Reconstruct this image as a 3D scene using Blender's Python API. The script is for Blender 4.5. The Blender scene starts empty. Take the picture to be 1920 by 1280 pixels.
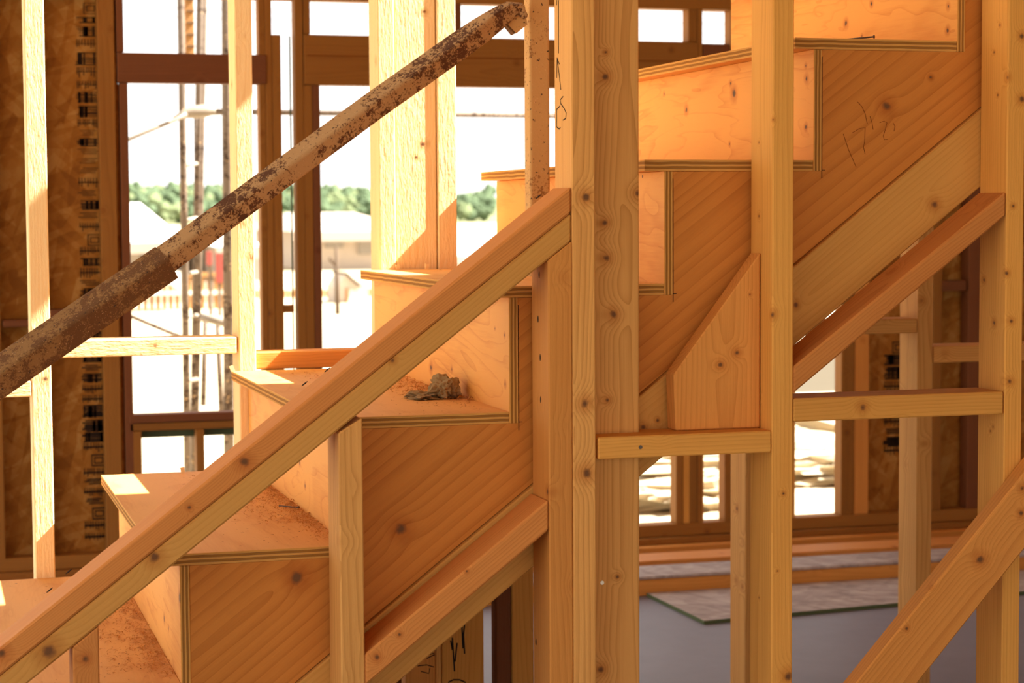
import bpy, bmesh, math, random
from mathutils import Vector, Matrix, noise
rnd = random.Random(7)
SC = bpy.context.scene
COL = SC.collection

# ------------------------------------------------------------------ camera, light, exposure
CAMZ = 1.128                                   # lens height over the slab
YAW, PITCH, ROLL, F = 0.28495314, 0.06401562, -0.00566311, 3781.0
_cy, _sy, _cp, _sp, _cr, _sr = (math.cos(YAW), math.sin(YAW), math.cos(PITCH), math.sin(PITCH), math.cos(ROLL), math.sin(ROLL))
FW = Vector((_sy*_cp, _cy*_cp, -_sp))
_r0 = Vector((_cy, -_sy, 0)); _u0 = _r0.cross(FW)
RT = _r0*_cr + _u0*_sr
UP = -_r0*_sr + _u0*_cr
cam = bpy.data.cameras.new('camera'); camo = bpy.data.objects.new('camera', cam); COL.objects.link(camo)
camo.matrix_world = Matrix(((RT.x, UP.x, -FW.x, 0), (RT.y, UP.y, -FW.y, 0), (RT.z, UP.z, -FW.z, CAMZ), (0, 0, 0, 1)))
cam.sensor_width = 36; cam.lens = F/1920*36; cam.clip_end = 1000; cam.clip_start = 0.05
cam.dof.use_dof = True; cam.dof.focus_distance = 3.35; cam.dof.aperture_fstop = 7.5
SC.camera = camo

world = bpy.data.worlds.new('sky'); SC.world = world; world.use_nodes = True
bg = world.node_tree.nodes['Background']
bg.inputs[0].default_value = (1.0, 0.965, 0.92, 1); bg.inputs[1].default_value = 1.95

SUN_DIR = Vector((1.0, -0.18, 1.0)).normalized()   # towards the sun
sl = bpy.data.lights.new('sun', 'SUN'); so = bpy.data.objects.new('sun', sl); COL.objects.link(so)
sl.energy = 32.0; sl.color = (1, 0.955, 0.87); sl.angle = math.radians(0.6)
so.rotation_euler = (-SUN_DIR).to_track_quat('-Z', 'Y').to_euler()

SC.view_settings.view_transform = 'Standard'; SC.view_settings.look = 'None'
SC.view_settings.exposure = 0.06; SC.view_settings.gamma = 1; SC.view_settings.use_curve_mapping = False
try:
    SC.cycles.max_bounces = 10; SC.cycles.diffuse_bounces = 8; SC.cycles.sample_clamp_indirect = 6
except Exception: pass

def at(px, py, Y):
    """point of the place seen at photo pixel (px,py) on the vertical plane y=Y"""
    d = RT*((px-960)/F) + UP*((640-py)/F) + FW
    k = Y/d.y
    return Vector((d.x*k, Y, d.z*k + CAMZ))
def ax(px, py, Y): return at(px, py, Y).x
def az(px, py, Y): return at(px, py, Y).z
def on_z(px, py, z):
    d = RT*((px-960)/F) + UP*((640-py)/F) + FW
    k = (z-CAMZ)/d.z
    return Vector((d.x*k, d.y*k, z))

# ------------------------------------------------------------------ materials
def rgb(h):
    h = h.lstrip('#'); v = [int(h[i:i+2], 16)/255 for i in (0, 2, 4)]
    return tuple(((c/12.92) if c <= .04045 else ((c+.055)/1.055)**2.4) for c in v) + (1,)
class NT:
    def __init__(s, name, rough=.75, spec=.25):
        s.m = bpy.data.materials.new(name); s.m.use_nodes = True; s.t = s.m.node_tree
        s.b = s.t.nodes['Principled BSDF']; s.b.inputs['Roughness'].default_value = rough
        s.b.inputs['Specular IOR Level'].default_value = spec
    def n(s, kind, **kw):
        n = s.t.nodes.new(kind)
        for k, v in kw.items(): setattr(n, k, v)
        return n
    def l(s, a, b): s.t.links.new(a, b)
    def val(s, sock, v):
        if hasattr(v, 'is_linked') or isinstance(v, bpy.types.NodeSocket): s.l(v, sock)
        else: sock.default_value = v
    def math(s, op, a, b=0.0, c=0.0, clamp=False):
        n = s.n('ShaderNodeMath', operation=op, use_clamp=clamp)
        s.val(n.inputs[0], a); s.val(n.inputs[1], b); s.val(n.inputs[2], c); return n.outputs[0]
    def vmath(s, op, a, b=(0, 0, 0)):
        n = s.n('ShaderNodeVectorMath', operation=op); s.val(n.inputs[0], a); s.val(n.inputs[1], b)
        return n.outputs['Value'] if op in ('LENGTH', 'DOT_PRODUCT', 'DISTANCE') else n.outputs[0]
    def noise(s, vec, scale=1, detail=2, rough=.5, dist=0):
        n = s.n('ShaderNodeTexNoise'); s.l(vec, n.inputs['Vector']); n.inputs['Scale'].default_value = scale
        n.inputs['Detail'].default_value = detail; n.inputs['Roughness'].default_value = rough; n.inputs['Distortion'].default_value = dist
        return n.outputs[0]
    def ramp(s, f, stops):
        n = s.n('ShaderNodeValToRGB'); e = n.color_ramp.elements
        while len(e) < len(stops): e.new(.5)
        for i, (p, c) in enumerate(stops): e[i].position = p; e[i].color = c if len(c) == 4 else tuple(c)+(1,)
        s.l(f, n.inputs[0]); return n.outputs[0]
    def mix(s, f, a, b, mode='MIX'):
        n = s.n('ShaderNodeMix', data_type='RGBA', blend_type=mode)
        s.val(n.inputs[0], f); s.val(n.inputs[6], a); s.val(n.inputs[7], b); return n.outputs[2]
    def coords(s):
        tc = s.n('ShaderNodeTexCoord'); return tc.outputs['Object'], tc.outputs['Normal']
    def rand_off(s, vec, amt):
        oi = s.n('ShaderNodeObjectInfo'); r = oi.outputs['Random']
        c = s.n('ShaderNodeCombineXYZ')
        s.l(s.math('MULTIPLY', r, amt[0]), c.inputs[0])
        s.l(s.math('MULTIPLY', s.math('SINE', s.math('MULTIPLY', r, 91.7)), amt[1]), c.inputs[1])
        s.l(s.math('MULTIPLY', s.math('SINE', s.math('MULTIPLY', r, 57.3)), amt[2]), c.inputs[2])
        return s.vmath('ADD', vec, c.outputs[0]), r
    def bump(s, h, strength, dist=.001):
        b = s.n('ShaderNodeBump'); b.inputs['Strength'].default_value = strength; b.inputs['Distance'].default_value = dist
        s.l(h, b.inputs['Height']); s.l(b.outputs[0], s.b.inputs['Normal'])
    def out(s, c): s.l(c, s.b.inputs['Base Color']); return s.m

def explicit_knots(N, oc, ks):
    best = None
    for (kx, ky, kz, kr) in ks:
        d = N.math('DIVIDE', N.vmath('DISTANCE', oc, (kx, ky, kz)), kr/.0075)
        best = d if best is None else N.math('MINIMUM', best, d)
    return best
def knot_field(N, v, sc, rad):
    """distance in metres to scattered knot centres"""
    s = N.vmath('MULTIPLY', v, sc)
    vo = N.n('ShaderNodeTexVoronoi'); N.l(s, vo.inputs['Vector']); vo.inputs['Scale'].default_value = 1
    d = N.vmath('DIVIDE', N.vmath('SUBTRACT', s, vo.outputs['Position']), sc)
    return N.vmath('LENGTH', d)

def lumber_mat(name, light, dark, ring=.0055, contrast=.75, rough_sawn=0.15, knots=True, wear=.35, ks=None):
    """sawn softwood, grain along local X"""
    N = NT(name, .72, .2)
    oc, nm = N.coords()
    v, r = N.rand_off(oc, (7.0, .045, .06))
    kd = (explicit_knots(N, oc, ks) if ks else knot_field(N, v, (3.6, 19, 19), .01)) if knots else None
    lowv = N.vmath('MULTIPLY', v, (.9, 7.0, 7.0))
    low = N.noise(lowv, 1.0, 2, .5)
    sep = N.n('ShaderNodeSeparateXYZ'); N.l(v, sep.inputs[0])
    yy = N.math('ADD', sep.outputs[1], .02); zz = N.math('ADD', sep.outputs[2], -.03)
    rad = N.math('SQRT', N.math('ADD', N.math('MULTIPLY', yy, yy), N.math('MULTIPLY', zz, zz)))
    rad = N.math('ADD', rad, N.math('MULTIPLY', low, .055))
    if knots:
        g = N.math('EXPONENT', N.math('MULTIPLY', N.math('MULTIPLY', kd, kd), -1/(.017**2)))
        rad = N.math('ADD', rad, N.math('MULTIPLY', g, .016))
    ph = N.math('FRACT', N.math('DIVIDE', rad, ring))
    saw = N.math('POWER', ph, 2.6)
    ws = N.vmath('MULTIPLY', v, (2.2, 55, 55)); strk = N.noise(ws, 1, 3, .6)
    fib = N.noise(N.vmath('MULTIPLY', v, (9, 420, 420)), 1, 2, .6)
    f = N.math('ADD', N.math('MULTIPLY', saw, .55*contrast), N.math('MULTIPLY', N.math('SUBTRACT', strk, .5), .9*contrast))
    f = N.math('ADD', f, N.math('MULTIPLY', N.math('SUBTRACT', fib, .5), .35), clamp=True)
    c = N.mix(f, light, dark)
    blot = N.noise(N.vmath('MULTIPLY', v, (2.0, 9, 9)), 1, 3, .6)
    hue = N.mix(N.math('MULTIPLY', N.math('SUBTRACT', blot, .42), 2.0*wear, clamp=True), c, N.mix(1.0, c, (.80, .58, .36, 1), 'MULTIPLY'))
    # board-to-board variation
    var = N.math('ADD', .90, N.math('MULTIPLY', r, .2))
    cb = N.n('ShaderNodeCombineXYZ'); [N.l(var, cb.inputs[i]) for i in range(3)]
    c = N.mix(1.0, hue, cb.outputs[0], 'MULTIPLY')
    if knots:
        wob = N.noise(N.vmath('MULTIPLY', v, (90, 90, 90)), 1, 2, .5)
        kk = N.math('ADD', kd, N.math('MULTIPLY', N.math('SUBTRACT', wob, .5), .006))
        halo = N.math('SUBTRACT', 1.0, N.math('DIVIDE', kk, .017), clamp=True)
        core = N.math('SUBTRACT', 1.0, N.math('DIVIDE', kk, .0060), clamp=True)
        c = N.mix(N.math('MULTIPLY', halo, .75), c, N.mix(1.0, c, (.62, .40, .22, 1), 'MULTIPLY'))
        c = N.mix(N.math('MULTIPLY', core, 1.5, clamp=True), c, (.15, .065, .025, 1))
    h = N.math('ADD', N.math('MULTIPLY', fib, 1.0), N.math('MULTIPLY', N.noise(N.vmath('MULTIPLY', v, (35, 160, 160)), 1, 3, .7), 2.0*rough_sawn*4))
    N.bump(h, .35, .0008 + .002*rough_sawn)
    return N.out(c)

def ply_mat(name, light, dark, strength=1.0, ks=None):
    """rotary-cut plywood face; local X along face grain, local Z through the sheet"""
    N = NT(name, .62, .3)
    oc, nm = N.coords(); v, r = N.rand_off(oc, (9.0, 4.0, 0.0))
    q = N.noise(N.vmath('MULTIPLY', v, (1.5, 5.5, 1.0)), 1, 3, .55, .6)
    lines = N.math('FRACT', N.math('MULTIPLY', q, 11.0)); lines = N.math('POWER', lines, 5.0)
    patch = N.noise(N.vmath('MULTIPLY', v, (3.2, 9.0, 1.0)), 1, 2, .5, .8)
    fib = N.noise(N.vmath('MULTIPLY', v, (14, 260, 60)), 1, 2, .6)
    f = N.math('ADD', N.math('MULTIPLY', lines, .40*strength), N.math('MULTIPLY', N.math('SUBTRACT', fib, .5), .5))
    f = N.math('ADD', f, N.math('MULTIPLY', N.math('SUBTRACT', patch, .48), 1.7), clamp=True)
    c = N.mix(f, light, dark)
    kd = explicit_knots(N, oc, ks) if ks else knot_field(N, v, (4.2, 7.0, 1.0), .01)
    kk = N.math('ADD', kd, N.math('MULTIPLY', N.math('SUBTRACT', N.noise(v, 70, 2), .5), .01))
    c = N.mix(N.math('SUBTRACT', 1.0, N.math('DIVIDE', kk, .02), clamp=True), c, N.mix(1.0, c, (.62, .38, .2, 1), 'MULTIPLY'))
    c = N.mix(N.math('MULTIPLY', N.math('SUBTRACT', 1.0, N.math('DIVIDE', kk, .007), clamp=True), 2.0, clamp=True), c, (.10, .045, .02, 1))
    # small nail heads and drill holes
    vo = N.n('ShaderNodeTexVoronoi'); N.l(N.vmath('MULTIPLY', v, (9, 9, 1)), vo.inputs['Vector']); vo.inputs['Scale'].default_value = 1
    dots = N.math('LESS_THAN', vo.outputs['Distance'], .026)
    c = N.mix(dots, c, (.10, .045, .02, 1))
    N.bump(fib, .25, .0006)
    return N.out(c)

def ply_edge_mat(name, a, b, plies, thick):
    """edge of plywood: glue lines parallel to the sheet (local Z)"""
    N = NT(name, .8, .1)
    oc, nm = N.coords(); sep = N.n('ShaderNodeSeparateXYZ'); N.l(oc, sep.inputs[0])
    wob = N.noise(N.vmath('MULTIPLY', oc, (18, 18, 4)), 1, 2, .5)
    z = N.math('ADD', sep.outputs[2], N.math('MULTIPLY', N.math('SUBTRACT', wob, .5), thick*.16))
    t = N.math('MULTIPLY', N.math('ADD', N.math('DIVIDE', z, thick), .5), plies)
    even = N.math('MODULO', N.math('FLOOR', t), 2.0)
    c = N.mix(even, a, b)
    line = N.math('LESS_THAN', N.math('ABSOLUTE', N.math('SUBTRACT', N.math('FRACT', t), .5)), .44)
    c = N.mix(line, (.20, .10, .045, 1), c)
    gr = N.noise(N.vmath('MULTIPLY', oc, (30, 30, 900)), 1, 3, .6)
    c = N.mix(N.math('MULTIPLY', N.math('SUBTRACT', gr, .5), 1.6, clamp=True), c, N.mix(1.0, c, (.5, .4, .3, 1), 'MULTIPLY'))
    N.bump(gr, .5, .001)
    return N.out(c)

def osb_mat(name, tone=(1, 1, 1, 1), grey=0.0):
    N = NT(name, .8, .15)
    oc, nm = N.coords(); v, r = N.rand_off(oc, (3.0, 3.0, 0))
    cols = []
    for k, (ang, sc) in enumerate(((.25, (9, 42, 9)), (1.2, (11, 48, 9)), (-.8, (8, 40, 9)))):
        mp = N.n('ShaderNodeMapping'); N.l(v, mp.inputs[0]); mp.inputs['Rotation'].default_value = (0, 0, ang); mp.inputs['Location'].default_value = (k*3.1, k*1.7, 0)
        vo = N.n('ShaderNodeTexVoronoi'); N.l(N.vmath('MULTIPLY', mp.outputs[0], sc), vo.inputs['Vector']); vo.inputs['Scale'].default_value = 1
        s = N.n('ShaderNodeSeparateColor'); N.l(vo.outputs['Color'], s.inputs[0]); cols.append(s.outputs)
    pick = N.noise(N.vmath('MULTIPLY', v, (14, 14, 5)), 1, 2)
    a = N.mix(N.math('GREATER_THAN', pick, .5), cols[0][0], cols[1][0]) if False else None
    f = N.math('ADD', N.math('MULTIPLY', cols[0][0], .4), N.math('ADD', N.math('MULTIPLY', cols[1][1], .35), N.math('MULTIPLY', cols[2][2], .25)))
    c = N.ramp(f, [(.12, rgb('#97682e')), (.42, rgb('#b4833e')), (.6, rgb('#c1924c')), (.88, rgb('#d6b374'))])
    fl = N.noise(N.vmath('MULTIPLY', v, (60, 200, 10)), 1, 3, .7)
    c = N.mix(N.math('MULTIPLY', fl, .45), c, rgb('#8f6430'))
    c = N.mix(1.0, c, tone, 'MULTIPLY')
    if grey: c = N.mix(grey, c, N.mix(f, rgb('#8a8588'), rgb('#b9b5bc')))
    N.bump(f, .4, .002)
    return N.out(c)

def rust_mat(name, base, rust, amount, scale=1.0, dark=(.05, .03, .02, 1)):
    N = NT(name, .8, .3)
    oc, nm = N.coords()
    a = N.noise(oc, 26*scale, 8, .72); b = N.noise(oc, 130*scale, 4, .7); big = N.noise(oc, 5*scale, 3, .6)
    f = N.math('ADD', N.math('MULTIPLY', a, .7), N.math('MULTIPLY', b, .5))
    f = N.math('ADD', f, N.math('MULTIPLY', big, .5))
    f = N.math('SMOOTHSTEP', f, 0, 0) if False else f
    m = N.ramp(f, [(max(0, .92-amount), (0, 0, 0, 1)), (min(1, .98-amount), (1, 1, 1, 1))])
    c = N.mix(m, base, rust)
    sp = N.math('GREATER_THAN', N.noise(oc, 90*scale, 3, .6), .66)
    c = N.mix(sp, c, dark)
    lt = N.math('GREATER_THAN', N.noise(oc, 210*scale, 2, .5), .69)
    c = N.mix(N.math('MULTIPLY', lt, .6), c, rgb('#d8b080'))
    N.bump(f, .5, .002)
    return N.out(c)

def flat(name, col, rough=.8, var=.15, scale=6, spec=.2, metal=0):
    N = NT(name, rough, spec); oc, nm = N.coords()
    n1 = N.noise(oc, scale, 4, .6)
    N.b.inputs['Metallic'].default_value = metal
    return N.out(N.mix(N.math('MULTIPLY', n1, var*2, clamp=True), col, tuple(x*.55 for x in col[:3])+(1,)))

M = {}
M['stud_tan'] = lumber_mat('stud_tan', rgb('#dba45c'), rgb('#aa7030'), contrast=.85)
M['stud_yellow'] = lumber_mat('stud_yellow', rgb('#daa04e'), rgb('#ae7226'), contrast=.6)
M['fir_red'] = lumber_mat('fir_red', rgb('#cc8846'), rgb('#9c5622'), ring=.004, contrast=.65)
M['fir_tan'] = lumber_mat('fir_tan', rgb('#d49248'), rgb('#a66225'), contrast=.6)
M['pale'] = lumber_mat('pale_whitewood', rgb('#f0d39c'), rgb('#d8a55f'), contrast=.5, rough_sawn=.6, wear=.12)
M['stringer'] = lumber_mat('stringer_fir', rgb('#c47e36'), rgb('#945014'), ring=.018, contrast=.7, wear=.4)
M['ledger'] = lumber_mat('ledger_fir', rgb('#cd984e'), rgb('#a26c28'), ring=.008, contrast=.5)
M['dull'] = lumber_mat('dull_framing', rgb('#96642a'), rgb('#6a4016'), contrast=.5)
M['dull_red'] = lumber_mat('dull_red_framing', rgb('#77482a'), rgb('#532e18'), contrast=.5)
M['green'] = flat('treated_green', rgb('#5d6a4a'), .8, .3, 20)
M['ply'] = ply_mat('plywood_face', rgb('#e3a049'), rgb('#bf6d18'))
M['ply_tread'] = ply_mat('plywood_tread', rgb('#e0a85e'), rgb('#c17d30'), .5)
M['edge_t'] = ply_edge_mat('tread_edge', rgb('#cc984e'), rgb('#98682f'), 5, .0185)
M['edge_r'] = ply_edge_mat('riser_edge', rgb('#cc984e'), rgb('#98682f'), 5, .015)
M['osb'] = osb_mat('osb_sheathing', (.80, .64, .44, 1))
M['osb_floor'] = osb_mat('osb_offcut_sky_tint', (.95, .95, 1.0, 1), .75)  # grey blend paints in the sky reflected by sheets on the slab
M['rust'] = rust_mat('rusty_brace', rgb('#ac8a5e'), rgb('#563620'), .07, 1.7)
M['rust_dark'] = rust_mat('rusty_sleeve', rgb('#8a683e'), rgb('#664526'), .12, 2.0)
M['rust_post'] = rust_mat('rusty_post', rgb('#c49a60'), rgb('#94683a'), -.04, 1.6)
M['scaff'] = rust_mat('scaffold_steel', rgb('#6b5c4e'), rgb('#3a2a1e'), .05, .4)
M['scaff_pale'] = flat('galvanised_tube', rgb('#958979'), .5, .2, 10)
M['ink'] = flat('ink', rgb('#2a211c'), .9, .1)
M['pencil'] = flat('pencil', rgb('#7a4316'), .9, .1)
M['print'] = flat('stamp_ink', rgb('#33251a'), .95, .3, 60)
M['nail'] = flat('nail_steel', rgb('#5b5048'), .45, .2, 40, .5, .6)
M['nail_bright'] = flat('nail_bright', rgb('#d8cfc2'), .3, .1, 40, .6, .8)
M['concrete'] = flat('concrete_slab', rgb('#86838f'), .55, .3, 9.0)
M['earth'] = flat('sandy_ground', rgb('#b8a88c'), .95, .25, .35)
M['ceiling'] = flat('floor_decking', rgb('#bd8a4c'), .85, .2, 3)
M['paper'] = flat('crumpled_paper', rgb('#a5875a'), .95, .5, 30)
M['dust'] = flat('wood_shavings', rgb('#cf8e46'), .95, .5, 50)
M['sawdust'] = flat('sawdust_grey', rgb('#a8825a'), .95, .5, 60)
M['house_wall'] = flat('stucco', rgb('#c0b2a4'), .9, .06, 1)
M['house_roof'] = flat('roof_felt', rgb('#dcd6cc'), .9, .05, 1)
M['tile_roof'] = flat('roof_tile', rgb('#b0a193'), .9, .1, 2)
M['fence_wood'] = flat('fence_wood', rgb('#a87a4a'), .9, .3, 2)
M['red'] = flat('red_sheet', rgb('#93423a'), .7, .1, 2)
M['leaf'] = flat('tree_foliage', rgb('#56644c'), .95, .3, 4, 0)  # foliage and scrub greens paled and greyed to paint in distance haze
M['leaf2'] = flat('tree_foliage_pale', rgb('#6c7656'), .95, .3, 4, 0)
M['hill'] = flat('hillside_scrub', rgb('#777b5c'), .95, .2, .05, 0)
M['bark'] = flat('bark', rgb('#5a4a3c'), .9, .3, 4)
M['glass'] = flat('dark_window', rgb('#8d857c'), .2, .1, 2, .5)

# ------------------------------------------------------------------ mesh helpers
MW = {}
def tag(o, label=None, cat=None, group=None, kind=None):
    if label: o['label'] = label
    if cat: o['category'] = cat
    if group: o['group'] = group
    if kind: o['kind'] = kind
    return o
def frame(origin, xdir, zdir):
    x = Vector(xdir).normalized(); z = Vector(zdir); z = (z - x*z.dot(x)).normalized(); y = z.cross(x)
    return Matrix(((x.x, y.x, z.x, origin[0]), (x.y, y.y, z.y, origin[1]), (x.z, y.z, z.z, origin[2]), (0, 0, 0, 1)))
def link(name, me, Mx, parent=None):
    o = bpy.data.objects.new(name, me); COL.objects.link(o)
    if parent is not None:
        o.parent = parent; o.matrix_basis = MW[parent].inverted() @ Mx
    else: o.matrix_basis = Mx
    MW[o] = Mx.copy(); return o
def empty(name, loc, parent=None):
    return link(name, None, Matrix.Translation(Vector(loc)), parent)
def finish(bm, name, Mx, mats, parent=None, bevel=0.0, smooth=False, seg=1):
    if bevel > 0:
        bmesh.ops.bevel(bm, geom=list(bm.edges), offset=bevel, segments=seg, affect='EDGES', profile=.5, clamp_overlap=True)
    inv = Mx.inverted()
    bmesh.ops.transform(bm, matrix=inv, verts=bm.verts)
    bmesh.ops.recalc_face_normals(bm, faces=bm.faces)
    me = bpy.data.meshes.new(name); 
    for m in (mats if isinstance(mats, (list, tuple)) else [mats]): me.materials.append(m)
    if isinstance(mats, (list, tuple)) and len(mats) > 1:      # second slot: faces that run through the sheet
        bm.normal_update()
        for f in bm.faces:
            if abs(f.normal.z) < .7: f.material_index = 1
    if smooth:
        for f in bm.faces: f.smooth = True
    bm.to_mesh(me); bm.free()
    return link(name, me, Mx, parent)
def add_box(bm, x0, x1, y0, y1, z0, z1):
    vs = [bm.verts.new((x, y, z)) for x in (x0, x1) for y in (y0, y1) for z in (z0, z1)]
    for f in ((0, 1, 3, 2), (4, 6, 7, 5), (0, 4, 5, 1), (2, 3, 7, 6), (0, 2, 6, 4), (1, 5, 7, 3)): bm.faces.new([vs[i] for i in f])
AX = {'x': ((1, 0, 0), (0, 0, 1)), 'y': ((0, 1, 0), (0, 0, 1)), 'z': ((0, 0, 1), (0, -1, 0)), 'yx': ((0, 1, 0), (1, 0, 0))}
def box(name, x0, x1, y0, y1, z0, z1, grain, mats, parent=None, bevel=.002):
    bm = bmesh.new(); add_box(bm, min(x0, x1), max(x0, x1), min(y0, y1), max(y0, y1), min(z0, z1), max(z0, z1))
    Mx = frame(((x0+x1)/2, (y0+y1)/2, (z0+z1)/2), *AX[grain])
    return finish(bm, name, Mx, mats, parent, bevel)
def prism(name, pts, y0, y1, d, mats, parent=None, bevel=.002):
    """polygon in the XZ plane, extruded from y0 to y1; grain along d=(dx,dz)"""
    bm = bmesh.new()
    a = [bm.verts.new((x, y0, z)) for x, z in pts]; b = [bm.verts.new((x, y1, z)) for x, z in pts]
    n = len(pts); bm.faces.new(a); bm.faces.new(b[::-1])
    for i in range(n): bm.faces.new((a[i], b[i], b[(i+1) % n], a[(i+1) % n]))
    cx = sum(p[0] for p in pts)/n; cz = sum(p[1] for p in pts)/n
    Mx = frame((cx, (y0+y1)/2, cz), (d[0], 0, d[1]), (0, -1, 0))
    return finish(bm, name, Mx, mats, parent, bevel)
def prism_xy(name, pts, z0, z1, mats, parent=None, bevel=.002, grain=(1, 0, 0)):
    bm = bmesh.new()
    a = [bm.verts.new((x, y, z0)) for x, y in pts]; b = [bm.verts.new((x, y, z1)) for x, y in pts]
    n = len(pts); bm.faces.new(a); bm.faces.new(b[::-1])
    for i in range(n): bm.faces.new((a[i], b[i], b[(i+1) % n], a[(i+1) % n]))
    Mx = frame((sum(p[0] for p in pts)/n, sum(p[1] for p in pts)/n, (z0+z1)/2), grain, (0, 0, 1))
    return finish(bm, name, Mx, mats, parent, bevel)
def sweep(bm, path, prof, up=Vector((0, 0, 1)), caps=True, scales=None):
    """sweep a closed profile [(a,b)] along path; a along side, b along up-ish"""
    rings = []
    for i, p in enumerate(path):
        t = (path[min(i+1, len(path)-1)] - path[max(i-1, 0)]).normalized()
        s = t.cross(up).normalized(); u = s.cross(t)
        k = scales[i] if scales else (1, 1)
        rings.append([bm.verts.new(p + s*(a*k[0]) + u*(b*k[1])) for a, b in prof])
    n = len(prof)
    for i in range(len(rings)-1):
        for j in range(n): bm.faces.new((rings[i][j], rings[i][(j+1) % n], rings[i+1][(j+1) % n], rings[i+1][j]))
    if caps: bm.faces.new(rings[0][::-1]); bm.faces.new(rings[-1])
def circ(r, n=12): return [(r*math.cos(2*math.pi*i/n), r*math.sin(2*math.pi*i/n)) for i in range(n)]
def rsq(h, r, rot=0, n=4):
    out = []
    for q in range(4):
        cx, cy = ((h-r), (h-r)) if q == 0 else ((-(h-r), (h-r)) if q == 1 else ((-(h-r), -(h-r)) if q == 2 else ((h-r), -(h-r))))
        for i in range(n+1):
            a = q*math.pi/2 + i/n*math.pi/2; out.append((cx+r*math.cos(a), cy+r*math.sin(a)))
    c, s = math.cos(rot), math.sin(rot)
    return [(a*c-b*s, a*s+b*c) for a, b in out]
def tube(name, path, r, mat, parent=None, prof=None, up=Vector((0, 0, 1)), smooth=True, scales=None):
    bm = bmesh.new(); path = [Vector(p) for p in path]
    sweep(bm, path, prof or circ(r), up, True, scales)
    t = (path[-1]-path[0]).normalized()
    z = Vector((0, 0, 1)) if abs(t.z) < .9 else Vector((0, -1, 0))
    Mx = frame((path[0]+path[-1])/2, t, z)
    o = finish(bm, name, Mx, mat, parent)
    if smooth and prof is None:
        for p in o.data.polygons: p.use_smooth = len(p.vertices) == 4
    return o
def strokes(name, lines, normal, w, mat, parent, lift=.0006):
    """hand-drawn strokes as thin ribbons lying on a surface"""
    bm = bmesh.new(); nv = Vector(normal).normalized()
    for ln in lines:
        ps = [Vector(p)+nv*lift for p in ln]
        prev = None
        for i, p in enumerate(ps):
            t = (ps[min(i+1, len(ps)-1)]-ps[max(i-1, 0)]).normalized(); s = t.cross(nv)*w/2
            cur = [bm.verts.new(p+s), bm.verts.new(p-s), bm.verts.new(p-s-nv*lift*.8), bm.verts.new(p+s-nv*lift*.8)]
            if prev:
                for j in range(4): bm.faces.new((prev[j], prev[(j+1) % 4], cur[(j+1) % 4], cur[j]))
            else: bm.faces.new(cur[::-1])
            prev = cur
        bm.faces.new(prev)
    c = Vector(lines[0][0])
    return finish(bm, name, Matrix.Translation(c), mat, parent)

T2 = .0381                      # a two-by's thickness
W4 = .0889                      # a four's width
CEIL = 1.36 + CAMZ
def vstud(name, label, px0, px1, pyref, Y, z0, z1, mat, cat='stud', depth=W4, x1=None, lean=None, parent=None, group=None):
    xa = ax(px0, pyref, Y); xb = ax(px1, pyref, Y) if x1 is None else xa+x1
    o = box(name, xa, xb, Y, Y+depth, z0, z1, 'z', mat, parent)
    if label: tag(o, label, cat, group)
    return o

# ------------------------------------------------------------------ the setting: slab, decking overhead, ground
tag(box('floor', -2.2, 7.0, -3.6, 6.24, -.12, 0, 'x', M['concrete'], bevel=0), kind='structure')
g = tag(box('ground', -260, 420, -60, 520, -.5, -.14, 'x', M['earth'], bevel=0), kind='structure')
# upper deck with the stairwell opening left out
OX0, OX1, OY0, OY1 = .25, 3.32, 3.42, 4.19
bm = bmesh.new()
D0, D1 = CEIL, CEIL+.26
for a in ((-2.2, OX0, -3.6, 6.24), (OX1, 7.0, -3.6, 6.24), (OX0, OX1, -3.6, OY0), (OX0, OX1, OY1, 6.24)):
    add_box(bm, a[0], a[1], a[2], a[3], D0, D1)
o = finish(bm, 'ceiling', frame((2, 3, D0), (1, 0, 0), (0, 0, 1)), M['ceiling'])
tag(o, kind='structure')
bm = bmesh.new()                                   # wall behind the camera with a wide unseen opening added to light the near studs
for a in ((-2.2, -1.9, -.1, CEIL), (5.2, 7.0, -.1, CEIL), (-1.9, 5.2, 2.35, CEIL)): add_box(bm, a[0], a[1], -3.72, -3.6, a[2], a[3])
tag(finish(bm, 'wall_front', frame((2.4, -3.66, 1.2), (1, 0, 0), (0, -1, 0)), M['osb']), kind='structure')
tag(box('wall_side', 7.0, 7.12, -3.6, 6.24, -.1, CEIL, 'y', M['osb'], bevel=0), kind='structure')

# ------------------------------------------------------------------ staircase
RUN, RISE = .2655, .2022
SY0, SY1 = 3.10, 4.098
def zb(i): return CAMZ - .541 + RISE*(i-2)        # underside of tread i
def xr(i): return .387 + RUN*(i-2)                # outer (right) face of the riser under tread i
TT, TR = .0185, .0150
risers = {}
stair = empty('staircase', (xr(0), (SY0+SY1)/2, 0))
tag(stair, 'open plywood staircase with solid fir stringer climbing to the right', 'staircase')
for i in range(0, 12):
    nose = xr(i) - .049 + (0 if i != 4 else .005)
    box('tread', nose, xr(i+1)-TR-.0005, SY0, SY1, zb(i), zb(i)+TT, 'y', [M['ply_tread'], M['edge_t']], stair, .0006)
    zl = max(0.0, zb(i-1)) if i > 0 else 0.0
    risers[i] = box('riser', xr(i)-TR, xr(i), SY0, SY1, zl, zb(i)-.0004, 'yx', [M['ply'], M['edge_r']], stair, .0006)
def saw(iy, bottom_off):
    pts = []
    for i in range(0, 12):
        x0 = xr(i)+.0006; x1 = xr(i+1)+.0006; z = zb(i)-.0006
        pts += [(x0, z), (x1, z)]
    return pts
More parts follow.
